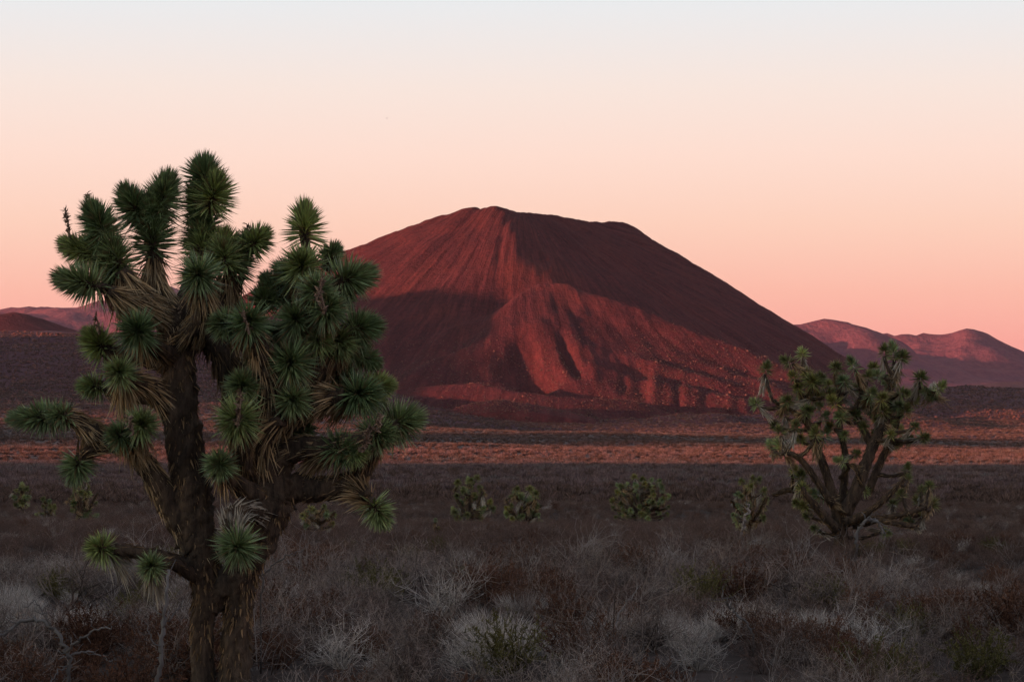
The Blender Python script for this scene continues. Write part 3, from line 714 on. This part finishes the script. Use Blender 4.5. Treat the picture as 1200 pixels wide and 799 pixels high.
small(878, 632, 52, 852, 907, 552, 26, 7.0, 'small Joshua tree with a bleached stem beside the bushy one on the right', 17, 4, 2.2)
small(374, 622, 60, 348, 398, 586, 20, 6.0, 'low Joshua tree seen under the right limb of the big one', 18, 3, 2.2)
small(511, 640, 60, 503, 519, 603, 6, 4.5, 'tiny Joshua tree seedling left of the middle three', 19, 1, 1.0)
small(652, 632, 66, 642, 668, 617, 8, 5.0, 'low dry yellowish Joshua tree seedling right of the rounded young one', 20, 2, 1.2)

# ------------------------------------------------------------------ brush
def segs(mb, P0, P1, R0, R1, u0, u1, rnd):
    """three-sided twigs, many at once"""
    P0 = np.array(P0); P1 = np.array(P1); n = len(P0); d = P1-P0; d /= np.linalg.norm(d, axis=1)[:, None]+1e-9
    r = np.tile([[.31, .52, .79]], (n, 1)); u = np.cross(d, r); u /= np.linalg.norm(u, axis=1)[:, None]; v = np.cross(d, u)
    R0 = np.array(R0)[:, None]; R1 = np.array(R1)[:, None]; V = []
    for p, rr in ((P0, R0), (P1, R1)):
        for a in (0, 2.094, 4.189): V.append(p+(u*math.cos(a)+v*math.sin(a))*rr)
    V = np.stack(V, 1).reshape(-1, 3); k = np.arange(n)[:, None]*6
    Q = np.concatenate([k+[0, 1, 4, 3], k+[1, 2, 5, 4], k+[2, 0, 3, 5]])
    uv = np.zeros((n, 6, 2)); uv[:, :3, 0] = np.array(u0)[:, None]; uv[:, 3:, 0] = np.array(u1)[:, None]; uv[:, :, 1] = np.array(rnd)[:, None]
    mb.add(V, q=Q, uv=uv.reshape(-1, 2))
def twig_shrub(seed, h=.7, stems=14, spread=1.0, depth=3, r=.004, wig=.35, kids=3):
    rg = np.random.default_rng(seed); L = []
    def grow(p, d, ln, rr, dep, u):
        n = 2; rv = rg.random()
        for i in range(n):
            d2 = d+rg.normal(0, wig, 3)+np.array([0, 0, .10]); d2 /= np.linalg.norm(d2)
            q = p+d2*ln/n; L.append((p, q, rr, rr*.72, u, min(1, u+.15), rv)); p = q; d = d2; rr *= .72; u = min(1, u+.15)
            if dep > 0:
                for _ in range(int(rg.integers(1, kids+1))):
                    a = d+rg.normal(0, .75, 3); a[2] = abs(a[2])*.8+.05; a /= np.linalg.norm(a)
                    grow(p, a, ln*rg.uniform(.45, .75), rr*.8, dep-1, u)
    for i in range(stems):
        a = rg.random()*6.283; t = rg.random()**.7*spread
        d = np.array([math.cos(a)*t, math.sin(a)*t, 1.0]); d /= np.linalg.norm(d)
        grow(np.array([math.cos(a), math.sin(a), 0])*.05*rg.random(), d, h*rg.uniform(.35, .6), r, depth-1, 0)
    z = list(zip(*L)); mb = MB(); segs(mb, *z)
    return mb.mesh('dry_shrub')
def straw_clump(seed, h=.45, n=420, spread=.55, w=.006, rad=.22):
    rg = np.random.default_rng(seed); mb = MB()
    a = rg.random(n)*6.283; t = np.sqrt(rg.random(n)); O = np.stack([np.cos(a), np.sin(a), a*0], 1)
    D = O*(t*spread)[:, None]+rg.normal(0, .22, (n, 3)); D[:, 2] = 1
    blades(mb, O*(t*rad)[:, None], D, h*rg.uniform(.45, 1.1, n), w, .12, rg)
    return mb.mesh('grass_clump')
def leafy_shrub(seed, h=.6, n=900, w=.012, lk=1.0):
    """short stems carrying many tiny leaves"""
    rg = np.random.default_rng(seed); L = []; mb = MB(); ends = []
    for i in range(70):
        a = rg.random()*6.283; t = rg.random()**.6*1.7; d = np.array([math.cos(a)*t, math.sin(a)*t, 1.]); d /= np.linalg.norm(d)
        p = np.zeros(3)
        for k in range(4):
            d2 = d+rg.normal(0, .42, 3); d2[2] += .1; d2 /= np.linalg.norm(d2); q = p+d2*h*rg.uniform(.15, .29); L.append((p, q, .005*(1-k*.2), .004*(1-k*.2), 0, .2, rg.random())); ends.append((p, q)) if k else None; p = q
    z = list(zip(*L)); segs(mb, *z)
    E = np.array(ends); k = rg.integers(0, len(E), n); f = rg.random(n)[:, None]
    Pn = E[k, 0]*(1-f)+E[k, 1]*f; D = rg.normal(size=(n, 3)); D[:, 2] += .7
    blades(mb, Pn, D, rg.uniform(.03, .08, n)*lk, w, 0, rg)
    return mb.mesh('leafy_shrub')
PROTO = []
def proto(me, m): me.materials.append(m); PROTO.append(me); return len(PROTO)-1
KB = [proto(twig_shrub(100+q, .66, 17, 1.4, 3, .0055, .45), M_tw['brown']) for q in range(3)]
KG = [proto(twig_shrub(120+q, .62, 17, 1.5, 3, .0062, .55), M_tw['grey']) for q in range(3)]
KS = [proto(twig_shrub(140+q, .46, 30, 1.7, 3, .0038, .5) if q else straw_clump(140, .42, 420, .9), M_tw['straw']) for q in range(4)]
KR = [proto(leafy_shrub(150+q, .55, 2200, .008, .6), M_tw['rust']) for q in range(2)]
KO = [proto(leafy_shrub(160+q, .6, 2200, .009, .6), M_tw['olive']) for q in range(2)]
KT = [proto(twig_shrub(170+q, 1.1, 6, .5, 3, .006, .3, 2), M_tw['pale'] if q else M_tw['grey']) for q in range(2)]
# the plants one can single out in the foreground
def lone(name, px, D, me, sc, label, cat='shrub', rot=0.0):
    o = bpy.data.objects.new(name, me); COL.objects.link(o); x_ = (px-600)/F*D
    o.location = (x_, D, float(ground_z(x_, D))); o.scale = (sc,)*3; o.rotation_euler = (0, 0, rot); tag(o, label, cat); return o
lone('dry_shrub', 84, 32, PROTO[KG[0]], 1.9, 'large grey tangled dead shrub left of the big Joshua tree', rot=1)
lone('dry_shrub', 28, 27, PROTO[KG[1]], 1.4, 'grey dead shrub at the left edge below the small Joshua trees', rot=2)
lone('dry_shrub', 400, 24.5, PROTO[KS[1]], 1.5, 'pale wispy shrub at the bottom, first to the right of the big trunk', rot=3)
lone('dry_shrub', 520, 31, PROTO[KS[2]], 2.0, 'wide pale grey shrub below the tallest of the middle Joshua trees', rot=.4)
lone('dry_shrub', 560, 24, PROTO[KS[3]], 1.3, 'pale shrub just left of the olive bush at the bottom centre', rot=.9)
lone('dry_shrub', 1018, 27, PROTO[KS[2]], 1.5, 'brightest straw coloured shrub, below the right Joshua tree', rot=2.9)
lone('dry_shrub', 818, 24.5, PROTO[KS[1]], 1.3, 'pale straw shrub near the bottom, right of centre', rot=1.9)
lone('dry_shrub', 700, 26, PROTO[KG[2]], 1.6, 'grey twiggy shrub near the bottom between centre and right', rot=2.2)
lone('dry_shrub', 940, 33, PROTO[KG[0]], 1.8, 'dark grey twiggy shrub just below the roots of the right Joshua tree', rot=3.3)
lone('dry_shrub', 770, 40, PROTO[KS[3]], 1.3, 'low straw coloured shrub below the broad dense Joshua tree', rot=2)
lone('leafy_shrub', 596, 24, PROTO[KO[0]], 1.25, 'olive green bush at the bottom centre', rot=1)
lone('leafy_shrub', 1142, 24, PROTO[KO[1]], 1.2, 'olive green bush at the bottom right corner', rot=2)
lone('leafy_shrub', 537, 36, PROTO[KO[1]], .8, 'small olive bush above the pale grey shrub in the centre', rot=3)
lone('leafy_shrub', 1188, 29, PROTO[KR[0]], 1.7, 'rust brown bush at the right edge', rot=4)
lone('leafy_shrub', 868, 34, PROTO[KR[1]], 1.4, 'rust brown bush left of the right Joshua tree', rot=1)
lone('leafy_shrub', 664, 29, PROTO[KR[0]], 1.2, 'rust brown bush right of the bottom centre', rot=2)
lone('leafy_shrub', 108, 25, PROTO[KR[1]], 1.4, 'rust brown bush at the bottom left, before the grey dead shrub', rot=5)
lone('tall_twig_shrub', 892, 27, PROTO[KT[0]], 1.25, 'tall thin bare shrub left of and before the right Joshua tree', rot=5)
lone('tall_twig_shrub', 745, 30, PROTO[KT[1]], .9, 'bleached bare shrub below the broad dense Joshua tree', rot=2)
def dead_wood(name, D, lines, label, m=None):
    pts0 = P(*lines[0][0][:2], D); x_ = pts0[0]; b_ = np.array([x_, D, float(ground_z(x_, D))])
    root = empty(name, tuple(b_)); tag(root, label, 'dead branch')
    for q, l in enumerate(lines):
        path = spline(np.array([[*P(a, b2, D+c2), r*D/F] for a, b2, c2, r in l]), 6)
        if q == 0: path = np.concatenate([[[path[0, 0], D, b_[2]-.05, path[0, 3]*1.1]], path])
        path[1:, :3] += np.random.default_rng(q+int(D*7)).normal(0, 1.3*D/F, (len(path)-1, 3)); path[:, 3] *= .72
        mb = MB(); tube(mb, path, 8, .2)
        dd = path[-1, :3]-path[-4, :3]
        for z_ in range(3, len(path)-1, 3):      # side twigs
            e_ = path[z_, :3]+dd*.7+RND.normal(0, .05, 3)*D/22+[0, 0, .04]
            tube(mb, np.array([[*path[z_, :3], path[z_, 3]*.5], [*((path[z_, :3]+e_)/2+RND.normal(0, .01, 3)), path[z_, 3]*.35], [*e_, path[z_, 3]*.15]]), 5, .1)
        link('stem' if q == 0 else 'twig', mb.mesh('stem', b_, True), m or M_tw['wood'], root)
dead_wood('dead_branch', 20.5, [[(80,800,0,3.2),(81,775,0,3.2),(76,762,0,3),(70,744,.1,3),(52,729,.2,2.8),(28,728,.3,2.8),(6,740,.3,2.4),(-14,756,.3,2)],
   [(78,764,0,2.4),(92,750,-.1,2),(112,738,-.2,1.6),(132,733,-.3,1)],[(78,768,0,1.8),(100,763,.1,1.6),(124,770,.2,1.3),(146,776,.2,.8)],
   [(60,733,.1,1.6),(52,716,.1,1.3),(40,706,.1,1),(28,712,.1,.7)],[(80,780,0,1.6),(66,790,-.1,1.3),(56,806,-.2,1)]], 'curving bleached dead branch arching at the bottom left corner')
dead_wood('dead_tree', 19.8, [[(186,800,0,4),(189,765,0,3.7),(191,730,.05,3.3),(195,695,.05,2.6),(198,668,.1,1.6)],[(191,735,.0,1.6),(206,716,.1,1.2),(214,704,.1,.8)],[(189,765,0,1.5),(176,742,0,1.1),(170,728,0,.7)]],
   'upright grey dead stem just left of the big trunk')
dead_wood('dead_branch', 26, [[(884,770,0,1.8),(882,745,0,1.8),(874,728,0,1.6),(858,714,.1,1.4),(849,700,.1,1.2),(848,688,.1,.8)]], 'thin pale crooked branch below the small tree with the bleached stem')
dead_wood('dead_branch', 24, [[(306,700,0,1.5),(310,672,0,1.5),(326,657,0,1.3),(345,647,0,1),(362,641,0,.6)]], 'thin pale twig slanting up to the right beside the big trunk')
dead_wood('dead_branch', 25, [[(726,800,0,2),(722,770,0,2),(718,745,0,1.8),(724,722,.1,1.5),(738,700,.1,1.1),(752,686,.1,.7)],[(720,755,0,1.3),(706,735,.1,1),(700,720,.1,.6)]], 'crooked dead twig right of the bottom centre')
dead_wood('dead_branch', 51, [[(868,640,0,1.8),(870,622,0,2),(873,608,0,2),(877,598,0,1.8),(876,588,0,1.4)]], 'white bleached stem leaning against the small Joshua tree', M_tw['pale'])
dead_wood('dead_branch', 44.5, [[(1002,652,0,2.2),(1004,628,0,2.4),(1011,613,0,2.6),(1021,608,0,2.6),(1030,614,0,2.2),(1036,626,0,1.4)]], 'bleached limb arching down at the foot of the right Joshua tree')
# a bird far off in the sky
bm_ = MB(); a_ = np.array
bm_.add([(-.16,0,0),(-.08,.03,.035),(.0,.035,.045),(.09,.02,.03),(.15,0,.01),(-.08,-.03,.035),(0,-.035,.045),(.09,-.02,.03),(0,0,-.01),(.24,.03,.01),(.24,-.03,.01),(.02,.30,.10),(-.06,.28,.10),(.05,.52,.05),(.02,-.30,.10),(-.06,-.28,.10),(.05,-.52,.05)],
  t=[(0,1,5),(1,2,6),(1,6,5),(2,3,7),(2,7,6),(3,4,7),(4,9,10),(0,8,1),(0,5,8),(1,8,2),(2,8,3),(3,8,4),(8,5,6),(8,6,7),(8,7,4),(2,11,12),(2,12,1),(11,13,12),(6,15,14),(6,5,15),(14,15,16)])
bo = link('bird', bm_.mesh('bird'), M_bark); bo.location = tuple(P(453.5, 139, 420)); bo.rotation_euler = (.1, .1, .4); tag(bo, 'tiny dark bird flying high in the pale sky left of the summit', 'bird')
# simpler plants for the middle distance and beyond
def far_shrub(seed, n, w, wide=1.3):
    rg = np.random.default_rng(seed); mb = MB()
    a = rg.random(n)*6.283; t = rg.random(n)**.6; O = np.stack([np.cos(a), np.sin(a), a*0], 1)
    D = O*(t*wide)[:, None]+rg.normal(0, .25, (n, 3)); D[:, 2] = np.abs(D[:, 2])+.8
    blades(mb, O*.12*t[:, None]+rg.normal(0, .05, (n, 3))*[1, 1, .2], D, rg.uniform(.35, .75, n), w, .05, rg)
    return mb.mesh('far_shrub')
def rock_mesh(seed):
    rg = np.random.default_rng(seed); n1, n2 = 5, 7; V = []
    for i in range(1, n1):
        for j in range(n2):
            t = math.pi*i/n1; p = 6.283*j/n2; r = rg.uniform(.75, 1.15)
            V.append((math.sin(t)*math.cos(p)*r*.6, math.sin(t)*math.sin(p)*r*.55, math.cos(t)*r*.45+.15))
    V += [(0, 0, .55), (0, 0, -.3)]; Q = []; T = []
    for i in range(n1-2):
        for j in range(n2): Q.append((i*n2+j, (i+1)*n2+j, (i+1)*n2+(j+1) % n2, i*n2+(j+1) % n2))
    for j in range(n2): T += [(len(V)-2, j, (j+1) % n2), (len(V)-1, (n1-2)*n2+(j+1) % n2, (n1-2)*n2+j)]
    me = mesh_np('lava_boulder', V, Q, T, np.full((len(V), 2), .5)); return me
FB = [proto(far_shrub(200+q, 70, .05), M_tw['brown']) for q in range(2)]
FG = [proto(far_shrub(210+q, 70, .05), M_tw['mauve']) for q in range(2)]
M_tw['tan'] = twigm('twig_tan', (.10, .085, .085), (.19, .155, .145))
FS = [proto(far_shrub(220+q, 60, .06, 1.0), M_tw['tan']) for q in range(2)]
M_rock, t, b = mat('lava_rock')
oi = nd(t, 'ShaderNodeObjectInfo')
t.links.new(rampn(t, oi.outputs['Random'], [(0, (.05, .026, .026)), (.6, (.12, .052, .045)), (1, (.15, .068, .052))]), b.inputs['Base Color'])
FR = [proto(rock_mesh(230+q), M_rock) for q in range(3)]
pc = bpy.data.collections.new('plant_forms')      # source meshes for the scattered ground cover
for q, me in enumerate(PROTO):
    o = bpy.data.objects.new('form_%02d' % q, me); pc.objects.link(o)
def scatter(name, x, y, z, idx, scl, label, tilt=.12, lift=0.0):
    n = len(x); me = bpy.data.meshes.new(name); me.vertices.add(n)
    me.vertices.foreach_set('co', np.stack([x, y, z-lift], -1).astype(np.float32).ravel())
    r = np.stack([RND.normal(0, tilt, n), RND.normal(0, tilt, n), RND.random(n)*6.283], -1).astype(np.float32)
    a = me.attributes.new('rot', 'FLOAT_VECTOR', 'POINT'); a.data.foreach_set('vector', r.ravel())
    a = me.attributes.new('scl', 'FLOAT', 'POINT'); a.data.foreach_set('value', np.asarray(scl, np.float32))
    a = me.attributes.new('idx', 'INT', 'POINT'); a.data.foreach_set('value', np.asarray(idx, np.int32))
    me.update(); o = link(name, me)
    g = bpy.data.node_groups.new(name, 'GeometryNodeTree')
    g.interface.new_socket('Geometry', in_out='INPUT', socket_type='NodeSocketGeometry'); g.interface.new_socket('Geometry', in_out='OUTPUT', socket_type='NodeSocketGeometry')
    gi = g.nodes.new('NodeGroupInput'); go = g.nodes.new('NodeGroupOutput'); ip = g.nodes.new('GeometryNodeInstanceOnPoints')
    ci = g.nodes.new('GeometryNodeCollectionInfo'); ci.inputs['Collection'].default_value = pc
    ci.inputs['Separate Children'].default_value = True; ci.inputs['Reset Children'].default_value = True
    ip.inputs['Pick Instance'].default_value = True
    def at(nm, ty):
        q = g.nodes.new('GeometryNodeInputNamedAttribute'); q.data_type = ty; q.inputs['Name'].default_value = nm; return q.outputs['Attribute']
    g.links.new(gi.outputs[0], ip.inputs['Points']); g.links.new(ci.outputs[0], ip.inputs['Instance'])
    g.links.new(at('idx', 'INT'), ip.inputs['Instance Index'])
    e2r = g.nodes.new('FunctionNodeEulerToRotation'); g.links.new(at('rot', 'FLOAT_VECTOR'), e2r.inputs[0]); g.links.new(e2r.outputs[0], ip.inputs['Rotation'])
    g.links.new(at('scl', 'FLOAT'), ip.inputs['Scale']); g.links.new(ip.outputs[0], go.inputs[0])
    m = o.modifiers.new('scatter', 'NODES'); m.node_group = g
    tag(o, label, None, None, 'stuff'); return o
def field(n, d0, d1, ha=13.2, p=1.0):
    """random ground positions in a wedge in front of the camera, evenly by area (p=1)"""
    u = RND.random(n); d = np.sqrt(d0*d0+(d1*d1-d0*d0)*u**p) if p else np.exp(np.log(d0)+u*np.log(d1/d0))
    a = np.radians(RND.uniform(-ha, ha, n)); return d*np.sin(a), d*np.cos(a)
def pick(sets, w, n):
    """weights w: array (n, len(sets))"""
    c = np.cumsum(w/w.sum(1)[:, None], 1); k = (RND.random(n)[:, None] > c).sum(1); out = np.zeros(n, int)
    for q, st in enumerate(sets):
        mk = k == q; out[mk] = np.array(st)[RND.integers(0, len(st), mk.sum())]
    return out
# near and middle brush, 12 to 150 m
x, y = field(7400, 9, 70, 24); x2, y2 = field(38000, 60, 230, 16.5)
x = np.concatenate([x, x2]); y = np.concatenate([y, y2]); n = len(x)
p1 = fbm(x/4, y/7, 3); p2 = fbm(x/2.2+30, y/4+9, 3); p3 = fbm(x/1.6+70, y/3+40, 3)
nr_ = ss(52, 34, y)
W_ = np.stack([(1.1-p1*.8).clip(.2)+2.2*(1-nr_), (1.0+p1*1.6).clip(.05)*(.18+.9*nr_), ((p2-.42).clip(0)*9+.06)*(.05+nr_), ((p3-.35).clip(0)*4+.05)*(.22+nr_), ((-p3-.62).clip(0)*7+.012)*nr_, np.full(n, .16)*(.2+nr_)], 1)
idx = pick([KB, KG, KS, KR, KO, KT], W_, n)
sc = RND.uniform(.55, 1.15, n)*(1+.25*p1)*(1-.38*ss(30, 60, y))
keep = ~((np.abs(x+.120*y) < .45) & (y < 22.4) & ((RND.random(n) < .9) | (y > 18)))
keep &= RND.random(n) > ss(140, 230, y)
for px_, D_, s_ in [(84,32,1.9),(400,24.5,1.5),(520,31,2.0),(560,24,1.3),(1018,27,1.5),(818,24.5,1.3),(596,24,1.2),(1142,24,1.2),(1188,29,1.6),(868,34,1.4),(664,29,1.2),(108,25,1.3),(60,20.5,1.6),(187,19.8,.8)]:
    keep &= ~((np.abs(x-(px_-600)/F*D_) < .42*s_) & (y > D_-3.2) & (y < D_+.5*s_) & (RND.random(n) < .85))
x, y, idx, sc = x[keep], y[keep], idx[keep], sc[keep]
scatter('desert_brush', x, y, ground_z(x, y), idx, sc, 'grey, brown and rust coloured dry brush and straw covering the near plain')
# shrubs over the shaded flat and the sunlit flat
x, y = field(60000, 150, 800, 15, 1.15); n = len(x)
pp = fbm(x/60, y/60, 3)
W_ = np.stack([.7+1.4*ss(330, 170, y), (1.2+.6*pp).clip(.05)*ss(120, 340, y), (.2+pp).clip(.02)*.5*ss(150, 400, y)], 1); idx = pick([FB, FG, FS], W_, n)
scatter('flat_brush', x, y, ground_z(x, y), idx, RND.gamma(4.0, .13, n).clip(.25, 1.1)*(1+y/500), 'low grey brown shrubs dotting the shaded flat')
x, y = field(68000, 780, 2350, 14.5, 1.0); n = len(x)
pp = fbm(x/160, y/90, 3)
W_ = np.stack([1.5+0*x, (.3-pp).clip(.05), (.08+pp).clip(.02)], 1); idx = pick([FB, FG, FS], W_, n)
scatter('sunlit_brush', x, y, ground_z(x, y), idx, RND.uniform(1.2, 3.0, n), 'dry shrubs and tan bunch grass on the sunlit flat before the cone')
# boulders and shrubs on the cone foot and on the lava benches
xs, ys, CH, ok = CONE
def cone_z(x, y):
    i = np.clip(((y-ys[0])/2.8).astype(int), 0, len(ys)-2); j = np.clip(((x-xs[0])/2.8).astype(int), 0, len(xs)-2)
    fy = (y-ys[i])/2.8; fx = (x-xs[j])/2.8
    c = (CH[i, j]*(1-fx)+CH[i, j+1]*fx)*(1-fy)+(CH[i+1, j]*(1-fx)+CH[i+1, j+1]*fx)*fy
    return np.maximum(c, ground_z(x, y))
n = 240000
x = RND.uniform(-480, 500, n); y = RND.uniform(2030, 3000, n); z = cone_z(x, y)
prob = np.clip(1.15-np.maximum(z+22, 0)/88, .006, 1)*(.55+.5*fbm(x/50, y/50, 3)).clip(.05)
prob = np.where((x > 120) & (y < 2520), np.maximum(prob, .5*ss(110, 30, z)), prob)
kp = RND.random(n) < prob; x, y, z = x[kp], y[kp], z[kp]; n = len(x)
idx = pick([FR, FS, FB], np.stack([1.2+0*x, .05+0*x, .9+0*x], 1), n)
isr = np.isin(idx, FR)
scatter('slope_rubble', x, y, z, idx, np.where(isr, RND.gamma(1.5, .8, n).clip(.4, 5)*.5, RND.uniform(.7, 1.7, n)), 'lava boulders and pale shrubs strewn over the foot of the cinder cone')
n = 42000
x = np.concatenate([RND.uniform(-720, -150, n), RND.uniform(240, 760, n//2)]); y = np.concatenate([RND.uniform(2000, 3050, n), RND.uniform(2200, 3200, n//2)]); n = len(x)
kp = (np.abs(x) < .222*y+15); x, y = x[kp], y[kp]; z = cone_z(x, y)
kp = (z < ground_z(x, y)+3) | (RND.random(len(x)) < .15*(z < 45)); x, y, z = x[kp], y[kp], z[kp]; n = len(x); idx = pick([FR, FS, FB, FG], np.stack([1.0+0*x, .05+0*x, 1.0+0*x, .10+0*x], 1), n); isr = np.isin(idx, FR)
scatter('bench_rubble', x, y, z, idx, np.where(isr, RND.gamma(2.2, .9, n).clip(.6, 6)*.7, RND.uniform(1.4, 3.0, n)), 'lava boulders and shrubs covering the benches beside the cone')

# ------------------------------------------------------------------ air
hz = MB()
x0, x1, y0, y1, z0, z1 = -9900, 5200, -3950, 12300, -60, 620
V = [(x0,y0,z0),(x1,y0,z0),(x1,y1,z0),(x0,y1,z0),(x0,y0,z1),(x1,y0,z1),(x1,y1,z1),(x0,y1,z1)]
hz.add(V, q=[(3,2,1,0),(4,5,6,7),(0,1,5,4),(1,2,6,5),(2,3,7,6),(3,0,4,7)])
mh = bpy.data.materials.new('haze'); mh.use_nodes = True; th = mh.node_tree; th.nodes.clear()
oh = th.nodes.new('ShaderNodeOutputMaterial'); pv = th.nodes.new('ShaderNodeVolumePrincipled'); th.links.new(pv.outputs[0], oh.inputs['Volume'])
pv.inputs['Density'].default_value = 0.8e-5; pv.inputs['Color'].default_value = (.78, .80, .95, 1)
tag(link('haze', hz.mesh('haze'), mh), kind='stuff')
S.cycles.volume_bounces = 0; S.cycles.max_bounces = 5; S.cycles.diffuse_bounces = 3
